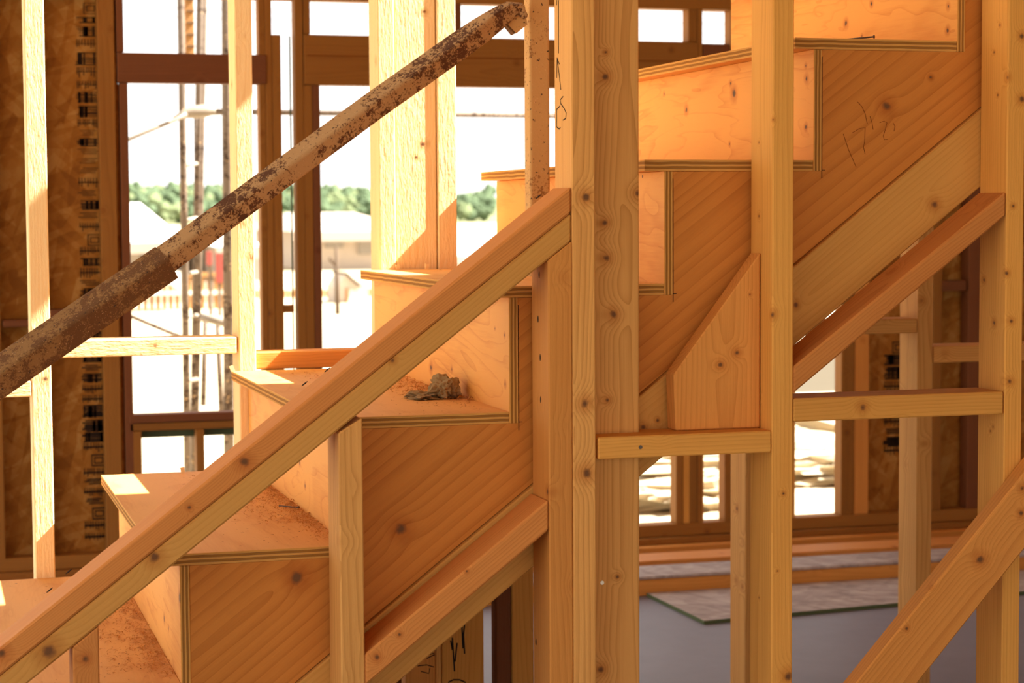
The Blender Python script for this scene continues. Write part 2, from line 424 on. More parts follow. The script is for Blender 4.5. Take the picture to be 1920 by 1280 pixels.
# stringer lower edge, straight along the pitch
def zs(x): return CAMZ - .446 + (x-.931)*RISE/RUN
top = saw(0, 0)
pts = [(top[0][0], max(.0, zs(top[0][0])))] + top + [(top[-1][0], zs(top[-1][0]))]
kx = .931 + (0-(CAMZ-.446))*RUN/RISE
pts = [(top[0][0], 0.0)] + top + [(top[-1][0], zs(top[-1][0])), (max(kx, top[0][0]+.02), max(0.0, zs(max(kx, top[0][0]+.02))))]
sg = prism('stringer', pts, SY0+.002, SY0+.040, (RUN, RISE), M['stringer'], stair, .0005)
sg2 = prism('stringer', pts, SY1-.042, SY1-.004, (RUN, RISE), M['stringer'], stair, .0005)
# pencil marks on the near stringer: step layout ticks and the handwritten measure
yv = SY0+.002
def onp(l, Y): return [at(x, y, Y) for x, y in l]
tk = []
for i in (3, 4, 5, 6):
    X = xr(i)+.0012; Z = zb(i-1)
    tk += [[(X, yv, Z+.19), (X, yv, Z-.012)], [(X-.002, yv, Z+.0015), (X+.006, yv, Z+.0015)]]
for k in range(0, len(tk), 2): strokes('layout_mark', tk[k:k+2], (0, -1, 0), .0011, M['ink'], sg)
num = [[(1581, 251), (1591, 281), (1605, 313)],
       [(1598, 249), (1611, 241), (1622, 239), (1621, 265), (1619, 276), (1622, 289)],
       [(1608, 191), (1616, 200), (1622, 213), (1626, 232)],
       [(1631, 218), (1635, 230), (1637, 243)],
       [(1649, 230), (1657, 227), (1663, 230), (1660, 242), (1656, 255), (1658, 262), (1664, 261)],
       [(1675, 231), (1678, 237), (1676, 246)]]
strokes('pencil_number', [onp(l, yv) for l in num], (0, -1, 0), .0009, M['pencil'], sg)

# ------------------------------------------------------------------ near wall (front face y=3.0)
NY = 3.0; NB = NY+W4
lower_z = .076
# ledger board under the stringer
lt = lambda x: CAMZ-.4475+(x-.931)*.7616
lb = lambda x: CAMZ-.5765+(x-.934)*.7616
xa, xb = .42, 2.15
ledger = o = prism('ledger_board', [(xa, max(.0, lb(xa))), (xb, lb(xb)), (xb, lt(xb)), (xa, lt(xa))], NB+.002, NB+.0115+.03, (1, .7616), M['ledger'])
o.location.y -= 0
tag(o, 'long sloping board fixed along the underside of the stair stringer', 'board')

studA = vstud('stud', 'narrow full-height stud right of the sloped rail, marked with pencil arrow', 1072, 1115, 200, NY, lower_z, CEIL, M['stud_tan'], x1=T2)
mk = [[(1036.5, 0), (1044, 56)], [(1047.5, 0), (1047.5, 100)], [(1041, 10), (1038, 0)],
      [(1041, 146), (1045, 108), (1049, 120)], [(1045, 108), (1052, 168)],
      [(1056, 181), (1051, 187), (1052, 195), (1058, 203), (1062, 212), (1061, 222), (1056, 225)],
      [(1050, 199), (1044, 205), (1042, 222), (1044, 238), (1049, 242), (1051, 239)]]
# marks lie on the stud's left face (x = const)
XA = ax(1072, 200, NY)
def onx(px, py, X):
    d = RT*((px-960)/F) + UP*((640-py)/F) + FW
    k = X/d.x; return Vector((X, d.y*k, d.z*k+CAMZ))
mk2 = [[onx(max(x, 1044), y, XA) for x, y in l] for l in mk[1:]]
mk2 = [[p for p in l] for l in mk2]
strokes('pencil_arrow', mk2, (-1, 0, 0), .0016, M['ink'], studA)
xw0 = XA+T2+.0005; xw1 = ax(1199, 900, NY+.051)
post_wide = post = box('stud', xw0, xw1, NY+.0508, NB, lower_z, CEIL, 'z', M['stud_tan'])
tag(post, 'wide flat knotty stud set back beside the narrow full-height stud', 'stud')
def nail(parent, px, py, Y, r=.0032, mat='nail'):
    p = at(px, py, Y); bm = bmesh.new()
    bmesh.ops.create_cone(bm, cap_ends=True, segments=12, radius1=r, radius2=r*.9, depth=.0016, matrix=Matrix.Translation(p) @ Matrix.Rotation(math.pi/2, 4, 'X'))
    finish(bm, 'nail_head', Matrix.Translation(p), M[mat], parent)
nail(post, 1129, 1092, NY+.0508, .0036, 'nail_bright')
s = vstud('stud', 'short stud with toe-nail holes carrying top end of sloped rail', 1026, 1072, 800, NY, lower_z, 1.5, M['fir_tan'], x1=None)
bpy.data.objects.remove(s)
def rail_bot(x): return CAMZ-.048+(x-.973)*.7616
x0 = XA-.0005-T2; x1 = XA-.0005
def cut_stud(label, x0, x1, mat, gap=.001, gap1=None):
    o = prism('stud', [(x0, lower_z), (x1, lower_z), (x1, rail_bot(x1)-gap), (x0, rail_bot(x0)-(gap1 if gap1 is not None else gap))], NY, NB, (0, 1), mat)
    return tag(o, label, 'stud')
s3 = cut_stud('short stud with toe-nail holes under the top end of sloped rail', x0-.001, x1, M['fir_tan'])
for px, py in ((1011, 515), (1009, 598), (1013, 670), (1014, 749), (1005, 1203)):
    p = onx(px, py, x0-.001); bm = bmesh.new()
    bmesh.ops.create_uvsphere(bm, u_segments=8, v_segments=6, radius=.0034)
    bmesh.ops.scale(bm, vec=(.25, .8, 1.7), verts=bm.verts); bmesh.ops.translate(bm, vec=p, verts=bm.verts)
    finish(bm, 'nail_hole', Matrix.Translation(p), M['ink'], s3)
n4 = ax(637, 1000, NY)
s4 = cut_stud('short stud propping the middle of the sloped rail', n4, n4+.037, M['stud_tan'], .010, .004)
n5 = ax(137, 1240, NY)
s5 = cut_stud('short reddish stud below lower end of the sloped rail', n5, n5+T2, M['fir_red'])
# sloped double rail
def rl(x, off): return CAMZ+off+(x-.9745)*.7616
xe = XA-.0012; xs = -.25
rail_hi = o = prism('sloped_plate', [(xs, rl(xs, -.003)), (xe, rl(xe, -.003)), (xe, rl(xe, .038)), (xs, rl(xs, .038))], NY, NB, (1, .7616), M['fir_red'], bevel=.0035)
tag(o, 'upper reddish board of the sloped double rail beside the stairs', 'rail')
for px, py in ((571, 719), (614, 693), (129, 1071), (93, 1106), (1010, 368)):
    d = RT*((px-960)/F) + UP*((640-py)/F) + FW
    # intersect with rail top plane
    k = 3.0/d.y
    for _ in range(20):
        p = d*k; k *= 1 + ((p.z) - (.038+(p.x-.9745)*.7616))*.6
    p = d*k + Vector((0, 0, CAMZ)); bm = bmesh.new()
    bmesh.ops.create_uvsphere(bm, u_segments=8, v_segments=6, radius=.0035)
    bmesh.ops.scale(bm, vec=(1.8, .7, .3), verts=bm.verts)
    bmesh.ops.rotate(bm, cent=(0, 0, 0), matrix=Matrix.Rotation(-math.atan(.7616), 3, 'Y'), verts=bm.verts)
    bmesh.ops.translate(bm, vec=p, verts=bm.verts)
    finish(bm, 'nail_hole', Matrix.Translation(p), M['ink'], o)
rail_lo = o = prism('sloped_plate', [(xs, rail_bot(xs)), (xe, rail_bot(xe)), (xe, rl(xe, -.0042)), (xs, rl(xs, -.0042))], NY+.001, NB-.001, (1, .7616), M['ledger'], bevel=.003)
tag(o, 'lower paler board of the sloped double rail, knotty', 'rail')
# sloped block S1 below stringer
def s1(x, o): return CAMZ+o+(x-.93)*.7616
xs1 = n4+.0375; xe1 = x0-.002
s1b = o = prism('sloped_block', [(xs1, s1(xs1, -.5045)), (xe1, s1(xe1, -.5045)), (xe1, s1(xe1, -.456)), (xs1, s1(xs1, -.456))], NY, NB, (1, .7616), M['fir_red'], bevel=.003)
tag(o, 'sloping reddish block between two short studs below the stairs', 'block')
# full height stud and right stud
n6 = ax(1448, 600, NY)
s6 = vstud('stud', 'full-height stud crossing in front of the upper stair treads', 1448, 1488, 600, NY, lower_z, CEIL, M['stud_yellow'], x1=T2-.001)
n7 = ax(1885, 600, NY)
s7 = vstud('stud', 'knotty full-height stud at the right edge of the photo', 1885, 1917, 600, NY, lower_z, CEIL, M['stud_yellow'], x1=.033)
def s2(x, o): return CAMZ+o+(x-1.355)*.7616
xs2 = n6+T2-.0005; xe2 = n7-.001
o = prism('sloped_block', [(xs2, s2(xs2, -.2955)), (xe2, s2(xe2, -.302)), (xe2, s2(xe2, -.262)), (xs2, s2(xs2, -.252))], NY, NB, (1, .75), M['fir_red'], bevel=.003)
tag(o, 'sloping reddish block between the two right full-height studs', 'block')
# level blocks
zB = CAMZ
o = prism_xy('block', [(XA+T2+.004, NY), (n6-.001, NY), (n6-.001, NB), (xw1+.003, NB), (xw1+.003, NY+.0500), (XA+T2+.004, NY+.0500)], zB-.3905, zB-.3555, M['stud_yellow'])
tag(o, 'level block with a nail head under the angled-top board', 'block')
nail(o, 1201, 838, NY, .0034)
b2 = box('block', n6+T2, n7-.002, NY, NB, zB-.3425, zB-.3045, 'x', M['stud_yellow'])
tag(b2, 'long level block between the two right full-height studs', 'block')
# angled-top board standing on the block
gx1 = n6-.0015; gx0 = ax(1267, 750, NY+.045)
gusset = o = prism('angled_board', [(gx0, zB-.3550), (gx1, zB-.3550), (gx1, zB-.068), (gx0-.003, zB-.263)], NY+.045, NY+.045+T2, (0, 1), M['fir_tan'])
tag(o, 'upright board with a steep angled top standing on the nailed block', 'board')
# diagonal brace nailed across the studs, lower right
dd = 1.089
def d1(x, o): return CAMZ+o+(x-1.754)*dd
xs3, xe3 = 1.10, 2.10
Y0 = NY-T2-.001
def perp(x, z): return (x, z)
p_ul0 = (1.40, d1(1.40, -.438)); p_ul1 = (2.15, d1(2.15, -.438)); 
p_lr1 = (2.15, d1(2.15, -.5685)); p_lr0 = (1.40, d1(1.40, -.5685))
def ext(xx): return (xx, d1(xx, -.438)), (xx, d1(xx, -.5685))
a0, b0 = ext(1.20); a1, b1 = ext(2.2)
d_brace = o = prism('diagonal_brace', [a0, b0, b1, a1], Y0, NY-.001, (1, dd), M['fir_tan'], bevel=.003)
tag(o, 'steep diagonal brace with split edge nailed across the studs at lower right', 'brace')
pl = box('bottom_plate', -.3, 3.6, NY, NB, 0, T2, 'x', M['fir_tan']); tag(pl, 'bottom plate on the slab below the near stair wall studs', 'plate')
pl = box('bottom_plate', -.3, 3.6, NY, NB, T2+.0005, .0755, 'x', M['stud_tan']); tag(pl, 'upper plate the near stair wall studs stand on', 'plate')

# ------------------------------------------------------------------ far stair wall (front face y=4.10)
FY = 4.10; FB = FY+W4
FZ0 = T2
def fstud(label, xa, xb, z0, z1, mat, y0=FY, y1=FB, lean=0):
    if lean:
        o = prism('stud', [(xa, z0), (xb, z0), (xb+lean, z1), (xa+lean, z1)], y0, y1, (0, 1), mat)
    else: o = box('stud', xa, xb, y0, y1, z0, z1, 'z', mat)
    return tag(o, label, 'stud')
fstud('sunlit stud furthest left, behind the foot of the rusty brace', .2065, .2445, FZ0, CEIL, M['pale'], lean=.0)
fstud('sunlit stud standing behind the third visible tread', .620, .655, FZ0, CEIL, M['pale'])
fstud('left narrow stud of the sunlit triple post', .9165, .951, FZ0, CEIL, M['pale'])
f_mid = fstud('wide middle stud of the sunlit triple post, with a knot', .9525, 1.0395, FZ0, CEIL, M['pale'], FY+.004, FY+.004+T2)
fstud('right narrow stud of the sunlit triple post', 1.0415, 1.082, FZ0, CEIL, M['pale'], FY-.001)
def fblock(label, xa, xb, za, zb_, mat, y0=FY, y1=FB):
    return tag(box('block', xa, xb, y0, y1, za, zb_, 'x', mat), label, 'block')
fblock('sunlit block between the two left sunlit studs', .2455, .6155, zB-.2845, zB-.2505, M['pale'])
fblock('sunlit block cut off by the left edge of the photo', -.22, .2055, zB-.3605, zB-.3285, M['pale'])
tread3top = zb(3)+TT
fblock('long block lying level behind the third visible tread', .656, .9155, tread3top+.001, tread3top+.036, M['fir_tan'], FY+.012)
fblock('block behind the lowest visible treads of the far stair wall', .2455, .619, zb(1)-.25, zb(1)-.212, M['fir_tan'])
fstud('pale stud seen through the gap left of full-height stud', 1.737, 1.775, 0.0, zs(1.737)-.01 , M['stud_tan'])
fstud('pale notched stud below the right sloping block', 2.155, 2.193, 0.0, CEIL-.3, M['stud_tan'])
fblock('short block left of pale notched stud, under the stairs', 1.7765, 2.1535, zB-.277, zB-.2445, M['stud_tan'])
fblock('short block with a dark knot right of pale notched stud', 2.1945, 2.56, zB-.346, zB-.3085, M['stud_tan'])
# supports under the lower part of the stair, far side
ufx = lambda px, Y=FY: ax(px, 1200, Y)
def ustop(x): return zs(x)-.015
def ustud(label, pa, pb, mat, y0=FY-.16, y1=FY-.12, top=None):
    a, b = ufx(pa, y0), ufx(pb, y0)
    zt = top if top is not None else min(ustop(a), ustop(b))
    o = prism('stud', [(a, 0.0), (b, 0.0), (b, ustop(b) if top is None else top), (a, ustop(a) if top is None else top)], y0, y1, (0, 1), mat)
    return tag(o, label, 'stud')
u1 = ustud('wide stud with dark mould streaks below the stairs', 829, 907, M['stud_yellow'])
u2 = ustud('stud with handwriting under the lower stairs', 760, 816, M['fir_tan'])
ustud('narrow grey-edged stud beside the handwritten stud', 817, 827.5, M['stud_tan'], FY-.155)
ustud('dark streaked stud under the stairs near the short stud', 931, 958, M['dull_red'])
ustud('pale stud under the stairs beside dark streaked stud', 959.5, 1001, M['stud_yellow'], FY-.15)
ustud('dark narrow stud at the bottom left under the stairs', 742, 758, M['dull_red'], FY-.10, FY-.062)
Yu = FY-.16
w = [[(783, 1248), (800, 1246), (817, 1250)], [(806, 1226), (815, 1224), (817, 1229)], [(789, 1258), (804, 1262), (806, 1252)],
     [(800, 1234), (816, 1227)]]
strokes('handwriting', [onp([(min(max(x, 762), 814), y) for x, y in l], Yu) for l in w], (0, -1, 0), .002, M['ink'], u2)
w = [[(840, 1279), (850, 1274), (862, 1274), (873, 1279)], [(848, 1195), (850, 1225), (852, 1258)], [(866, 1175), (868, 1215)], [(845, 1200), (848, 1218)], [(871, 1170), (869, 1190), (871, 1225)],
     [(857, 1205), (853, 1240)]]
strokes('ink_mark', [onp(l, Yu) for l in w], (0, -1, 0), .003, M['ink'], u1)
pl = box('bottom_plate', -.5, 1.2, FY, FB, 0, T2-.0005, 'x', M['fir_tan']); tag(pl, 'bottom plate on the slab of the far stair wall', 'plate')

# joist crossing the stairwell opening, parallel with the treads
jz = CEIL+.02
tag(box('joist', 1.70, 1.80, OY0+.002, OY1-.002, jz, jz+.14, 'y', M['stud_tan']), 'joist spanning the open stairwell overhead', 'joist')

# ------------------------------------------------------------------ rusty shoring post and brace
zt4 = zb(4)+TT
pp = Vector((ax(1007, 250, 3.57), 3.57, 0))
def vpath(x, y, z0, z1, n=2): return [Vector((x, y, z0+(z1-z0)*i/(n-1))) for i in range(n)]
post = tube('rusty_post', vpath(pp.x, pp.y, zt4, CEIL+1.2), .02, M['rust_post'], prof=rsq(.0192, .005, .0), up=Vector((0, 1, 0)))
tag(post, 'rusty upright steel post standing on a tread behind the rail', 'post')
A = at(955, 18, 3.53); Bp = at(300, 495, 3.44); C = at(-160, 816, 3.38)
axis = (Bp-A).normalized()
brace = empty('rusty_brace', A)
tag(brace, 'rusty telescopic steel brace slanting up to the rusty upright post', 'brace')
upv = Vector((-.12, -.35, 1)).normalized()
# inner tube with flattened and bent end
P0 = at(985, 33, 3.668); P1 = at(968, 10, 3.662); P2 = at(940, 20, 3.656); P3 = at(905, 47, 3.652); P4 = at(860, 80, 3.645)
path = [at(986, 32, 3.540), at(975, 17, 3.538), at(956, 20, 3.535), at(930, 37, 3.53), at(900, 58, 3.526), at(860, 86, 3.52), at(700, 199, 3.498), Bp+axis*.12]
path = [P for P in path]
sc = [(.35, .22), (.30, .55), (.32, .80), (.5, .95), (.8, 1.0), (1, 1), (1, 1), (1, 1)]
tube('inner_tube', path, .02, M['rust'], brace, prof=rsq(.0198, .0065, math.radians(8)), up=upv, scales=sc)
slv = tube('outer_sleeve', [at(312, 492, 3.442), at(150, 602, 3.42), C], .02, M['rust_dark'], brace, prof=rsq(.0250, .0065, math.radians(8)), up=upv)
# folded bracket tab between brace and post
tabp = [(945, 39), (984, 8), (989, 46), (968, 63)]
bm = bmesh.new(); q = [at(x, y, 3.545) for x, y in tabp]
f1 = [bm.verts.new(p) for p in q]; f2 = [bm.verts.new(p+Vector((0, .006, 0))) for p in q]
bm.faces.new(f1); bm.faces.new(f2[::-1])
for i in range(4): bm.faces.new((f1[i], f2[i], f2[(i+1) % 4], f1[(i+1) % 4]))
finish(bm, 'bracket', Matrix.Translation(q[0]), M['rust_post'], brace, .0008)
bm = bmesh.new(); q = [at(946, 38, 3.545), at(968, 62, 3.545), at(962, 65, 3.56), at(943, 42, 3.56)]
f1 = [bm.verts.new(p) for p in q]; f2 = [bm.verts.new(p+Vector((-.004, 0, -.002))) for p in q]
bm.faces.new(f1); bm.faces.new(f2[::-1])
for i in range(4): bm.faces.new((f1[i], f2[i], f2[(i+1) % 4], f1[(i+1) % 4]))
finish(bm, 'bracket_flange', Matrix.Translation(q[0]), M['rust_dark'], brace, .0005)

# ------------------------------------------------------------------ litter on the treads
def litter(name, label, n, regions, mat, lmin, lmax, wd, seed, cat='shavings', curl=.6):
    R = random.Random(seed); bm = bmesh.new()
    for k in range(n):
        xa, xb, ya, yb, z, dens = R.choices(regions, weights=[r[5] for r in regions])[0]
        x = R.triangular(xa, xb, xb); y = R.uniform(ya, yb); L = R.uniform(lmin, lmax); a = R.uniform(0, math.pi)
        d = Vector((math.cos(a), math.sin(a), 0)); s = Vector((-d.y, d.x, 0))*wd*R.uniform(.5, 1.3)
        h = R.uniform(0, L*curl); zz = z+.0008+R.random()**3*.006
        c = Vector((x, y, zz)); m = 3
        prev = None
        for j in range(m+1):
            t = j/m-.5; p = c + d*(t*L) + Vector((0, 0, h*(1-4*t*t)*.5)) + s*math.sin(t*4+k)*.8
            cur = (bm.verts.new(p+s), bm.verts.new(p-s))
            if prev: bm.faces.new((prev[0], prev[1], cur[1], cur[0]))
            prev = cur
    o = finish(bm, name, Matrix.Translation((regions[0][0], regions[0][2], regions[0][4])), mat)
    return tag(o, label, cat, kind='stuff')
def tz(i): return zb(i)+TT
def reg(i, f0, f1, y0, y1, w):      # part of tread i: fraction of its going
    a = xr(i)-.03; b = xr(i+1)-TR-.003; return (a+(b-a)*f0, a+(b-a)*f1, y0, y1, tz(i), w)
litter('wood_shavings', 'pale wood shavings and sawdust strewn over the lower treads', 3800,
       [reg(1, .45, 1, 3.2, 3.9, 3), reg(1, .85, 1, 3.15, 4.05, 2), reg(2, .45, 1, 3.35, 4.0, 3), reg(2, .85, 1, 3.15, 3.95, 2), reg(3, .55, 1, 3.35, 3.9, 2.2), reg(3, .8, 1, 3.3, 3.6, 1.2), reg(4, .3, 1, 3.6, 4.0, .6), reg(3, .1, 1, 3.8, 4.05, .6)],
       M['dust'], .002, .014, .0008, 3)
litter('wood_crumbs', 'dark crumbs of bark and dirt scattered on the treads', 700,
       [reg(1, .2, 1, 3.12, 4.0, 2), reg(2, .1, 1, 3.12, 4.05, 2), reg(3, .05, 1, 3.1, 4.05, 1.6), reg(3, .55, .95, 3.2, 3.4, .8), reg(4, .0, 1, 3.3, 4.05, .6)],
       M['pencil'], .001, .005, .0009, 5, 'crumbs', .3)
# crumpled paper-like lump on the third tread
def lump(name, c, s, seed, mat, amp=.35, sub=4):
    bm = bmesh.new(); bmesh.ops.create_icosphere(bm, subdivisions=sub, radius=1)
    for v in bm.verts:
        p = v.co.copy(); n = noise.noise(p*1.6+Vector((seed, 0, 0)))*amp*1.2 + abs(noise.noise(p*3.4+Vector((0, seed, 0))))*amp*1.4 + abs(noise.noise(p*8+Vector((0, seed, 0))))*amp*.5
        v.co = p*(1+n-.15)
        v.co = Vector((v.co.x*s[0], v.co.y*s[1], v.co.z*s[2]))
    zmin = min(v.co.z for v in bm.verts)
    for v in bm.verts:
        if v.co.z < zmin*.55: v.co.z = zmin*.55
    zmin = min(v.co.z for v in bm.verts)
    bmesh.ops.translate(bm, vec=Vector(c)-Vector((0, 0, zmin)), verts=bm.verts)
    return finish(bm, name, Matrix.Translation(Vector(c)), mat, None)
pc = on_z(852, 748, tz(3))
o = lump('crumpled_paper', (pc.x-.012, pc.y+.025, tz(3)+.0005), (.026, .032, .022), 4.2, M['paper'])
tag(o, 'grey-brown crumpled paper lump on the tread against the riser', 'paper')
o = lump('crumpled_paper', (pc.x-.048, pc.y+.035, tz(3)+.0005), (.024, .036, .006), 9.1, M['paper'], .6)
tag(o, 'flat shredded scrap of paper beside the crumpled lump', 'paper')
# loose nails
def loose_nail(p0, p1, r, label, mat='nail'):
    d = (p1-p0).normalized()
    o = tube('nail', [p0, p1], r, M[mat], prof=circ(r, 8)); tag(o, label, 'nail')
    bm = bmesh.new(); q = d.to_track_quat('Z', 'Y').to_matrix().to_4x4()
    bmesh.ops.create_cone(bm, cap_ends=True, segments=12, radius1=r*2.2, radius2=r*2.2, depth=.0012, matrix=Matrix.Translation(p1) @ q)
    finish(bm, 'nail_head', Matrix.Translation(p1), M[mat], o)
z2 = tz(2)+.0030
loose_nail(on_z(523, 948, z2), on_z(560, 951, z2), .0013, 'loose nail lying on the second visible tread')
z6 = tz(6)+.003
pn = Vector((xr(7)-TR-.016, SY0+.010, z6))
loose_nail(Vector((1.505, 3.16, tz(6)+.0022)), Vector((1.548, 3.108, tz(6)+.0045)), .0014, 'nail lying on the near edge of the highest visible tread')
# wood chips standing on the treads
for k, (px, py, i, h, lab) in enumerate(((343, 878, 2, .012, 'splinter of wood on the far edge of the second visible tread'), (747, 500, 4, .010, 'pale chip of wood in front of the sunlit triple post'), (800, 500, 4, .011, 'pale chip of wood right of the triple post knot'), (437, 694, 3, .012, 'curled splinter at the far nosing of the third visible tread'))):
    y = 4.07; x = ax(px, py, y)
    bm = bmesh.new(); add_box(bm, -.004, .004, -.001, .001, 0, h)
    bmesh.ops.rotate(bm, cent=(0, 0, 0), matrix=Matrix.Rotation(rnd.uniform(-.4, .4), 3, 'Y'), verts=bm.verts)
    zmin = min(v.co.z for v in bm.verts)
    bmesh.ops.translate(bm, vec=(x, y, tz(i)-zmin+.0003), verts=bm.verts)
    tag(finish(bm, 'wood_chip', frame((x, y, tz(i)), (0, 0, 1), (0, -1, 0)), M['pale']), lab, 'wood chip')

# ------------------------------------------------------------------ back wall (front face y=6.10)
BY = 6.10; BD = .055; BB = BY+BD
def bstud(label, pa, pb, ref, ztop, zbot, mat, y0=BY, y1=BB, name='stud', cat='stud'):
    a, b = ax(pa, ref, y0), ax(pb, ref, y0)-.0008
    return tag(box(name, a, b, y0, y1, zbot, ztop, 'z', mat), label, cat)
def bh(label, pa, pb, ra, pt, pbm, mat, y0=BY, y1=BB, name='block', cat='block'):
    """horizontal member: x span pa..pb, top/bottom pixel rows pt,pbm read at column ra"""
    return tag(box(name, ax(pa, pt, y0), ax(pb, pt, y0)-.0008, y0, y1, az(ra, pbm, y0), az(ra, pt, y0), 'x', mat), label, cat)
PZ = .108
ztopplate = az(640, 1, BY)
hl_t, hl_b = az(330, 100, BY), az(330, 155.5, BY)
hm_t, hm_b = az(640, 66, BY), az(640, 159.5, BY)
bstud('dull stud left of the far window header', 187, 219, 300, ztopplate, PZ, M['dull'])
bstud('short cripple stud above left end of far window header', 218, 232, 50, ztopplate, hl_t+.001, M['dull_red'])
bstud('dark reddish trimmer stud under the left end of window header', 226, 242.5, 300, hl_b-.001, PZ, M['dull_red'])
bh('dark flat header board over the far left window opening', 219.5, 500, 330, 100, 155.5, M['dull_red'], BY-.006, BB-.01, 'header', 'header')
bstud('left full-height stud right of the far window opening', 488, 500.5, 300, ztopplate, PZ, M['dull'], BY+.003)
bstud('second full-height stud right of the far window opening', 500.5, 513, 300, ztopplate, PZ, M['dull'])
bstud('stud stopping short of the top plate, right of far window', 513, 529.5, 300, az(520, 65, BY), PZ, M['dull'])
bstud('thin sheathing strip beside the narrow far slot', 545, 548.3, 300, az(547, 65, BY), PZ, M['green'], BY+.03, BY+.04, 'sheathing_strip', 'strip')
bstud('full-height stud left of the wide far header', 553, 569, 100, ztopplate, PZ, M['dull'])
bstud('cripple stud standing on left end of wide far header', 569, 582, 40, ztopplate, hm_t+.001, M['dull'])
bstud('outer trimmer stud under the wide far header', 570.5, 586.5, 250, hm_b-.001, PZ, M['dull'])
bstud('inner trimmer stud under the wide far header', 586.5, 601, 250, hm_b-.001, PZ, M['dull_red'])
bh('small block bridging the narrow far slot', 527, 552.5, 540, 572, 586, M['dull'], BY+.002, BB-.01)
xm1 = ax(1308, 60, BY)
o = box('header', ax(569.5, 100, BY), xm1, BY-.004, BB, hm_b, hm_t, 'x', M['dull']); tag(o, 'wide two-board header spanning the big far opening', 'header')
seam = az(640, 105, BY)
o2 = box('seam', ax(569.5, 100, BY)+.01, xm1-.01, BY-.0046, BY-.004, seam-.002, seam+.002, 'x', M['pencil'], o, 0)
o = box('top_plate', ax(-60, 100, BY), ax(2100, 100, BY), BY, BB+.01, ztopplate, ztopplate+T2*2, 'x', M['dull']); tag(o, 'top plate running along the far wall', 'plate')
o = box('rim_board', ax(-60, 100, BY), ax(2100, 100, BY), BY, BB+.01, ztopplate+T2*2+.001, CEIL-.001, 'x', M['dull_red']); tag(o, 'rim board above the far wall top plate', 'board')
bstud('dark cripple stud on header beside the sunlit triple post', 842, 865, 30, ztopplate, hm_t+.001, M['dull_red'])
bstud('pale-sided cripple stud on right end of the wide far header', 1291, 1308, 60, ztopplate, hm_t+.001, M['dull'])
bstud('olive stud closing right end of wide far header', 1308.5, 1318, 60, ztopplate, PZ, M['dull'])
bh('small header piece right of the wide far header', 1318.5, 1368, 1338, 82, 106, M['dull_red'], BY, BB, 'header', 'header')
bstud('stud behind the highest visible riser in the far wall', 1370, 1392, 60, ztopplate, PZ, M['dull'])
# left window sill
bh('upper sill board of the far left window', 243.5, 487.5, 300, 776.5, 792, M['dull_red'], BY-.003, BB, 'sill', 'sill')
bh('lower sill board of the far left window', 243.5, 487.5, 300, 792.8, 807, M['dull'], BY, BB, 'sill', 'sill')
zsb = az(300, 807.6, BY)
bstud('cripple stud at left below the far window sill', 249, 266.5, 830, zsb, PZ, M['dull'])
bstud('middle cripple stud below the far window sill', 368.5, 384, 830, zsb, PZ, M['dull'])
o = box('sheathing_strip', ax(243, 820, BY+.06), ax(487, 820, BY+.06), BB+.001, BB+.012, az(300, 819.5, BY+.06), az(300, 800, BY+.06), 'x', M['green']); tag(o, 'greenish strip of sheathing under the far window sill', 'strip')
# blocking and studs left
bstud('stud at the far left edge of the photo', -20, 4, 700, ztopplate, PZ, M['dull'])
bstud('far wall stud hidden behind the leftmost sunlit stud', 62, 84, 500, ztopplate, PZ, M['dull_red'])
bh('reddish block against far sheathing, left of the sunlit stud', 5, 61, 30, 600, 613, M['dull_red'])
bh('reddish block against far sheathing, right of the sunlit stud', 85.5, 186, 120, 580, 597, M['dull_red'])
# doubled bottom plates stepping forward
zz = [(az(1202, 985.5, BY), az(1202, 1008, BY), BY, 'uppermost bottom plate of the far wall', 'dull'),
      (az(1202, 1012, BY-.03), az(1202, 1023, BY-.03), BY-.03, 'second board of the stack along the far wall foot', 'dull'),
      (az(1202, 1027, BY-.07), az(1202, 1046, BY-.07), BY-.07, 'third orange board of the stack along the far wall foot', 'fir_tan')]
xl, xrr = ax(-60, 1000, BY), ax(2250, 1000, BY)
tag(box('bottom_plate', xl, xrr, BY, BB+.01, zz[0][1], zz[0][0], 'x', M['dull']), zz[0][3], 'plate')
tag(box('bottom_plate', xl, xrr, BY-.03, BB+.01, zz[1][1], zz[0][1]-.0006, 'x', M['dull']), zz[1][3], 'plate')
tag(box('bottom_plate', xl, xrr, BY-.07, BB+.01, max(0.0, zz[2][1]), zz[1][1]-.0006, 'x', M['fir_tan']), zz[2][3], 'plate')
PZ2 = zz[0][0]
# right-hand far wall
bstud('pale-sided stud left of the doubled far studs under the stairs', 1268, 1281, 950, 1.25, PZ2, M['dull'])
bstud('second of the clustered far studs under the stairs', 1281, 1294, 950, 1.25, PZ2, M['stud_yellow'], BY+.004)
bstud('third of the clustered far studs under the stairs', 1294, 1308, 950, 1.25, PZ2, M['dull'])
bstud('olive last of the clustered far studs under the stairs', 1308, 1320, 950, 1.25, PZ2, M['stud_yellow'], BY+.004)
bstud('far stud with a pale side behind the narrow gap', 1359, 1384, 950, 1.25, PZ2, M['dull'])
bstud('far stud left of the bright gap with wavy ground', 1455, 1492, 850, 1.6, PZ2, M['stud_yellow'])
bstud('pale-sided far stud right of the bright gap', 1577.5, 1602, 850, ztopplate, PZ2, M['dull'])
bstud('reddish far stud beside the stamped sheathing', 1602, 1629, 850, ztopplate, PZ2, M['fir_tan'], BY+.003)
bstud('dull far stud right of the pale notched stud', 1748, 1765, 850, ztopplate, PZ2, M['dull'])
bstud('dark far stud beside the right full-height stud', 1814, 1842, 850, ztopplate, PZ2, M['dull_red'])
bh('reddish block on far sheathing under the right sloping block', 1766, 1813, 1790, 526, 545, M['dull_red'])
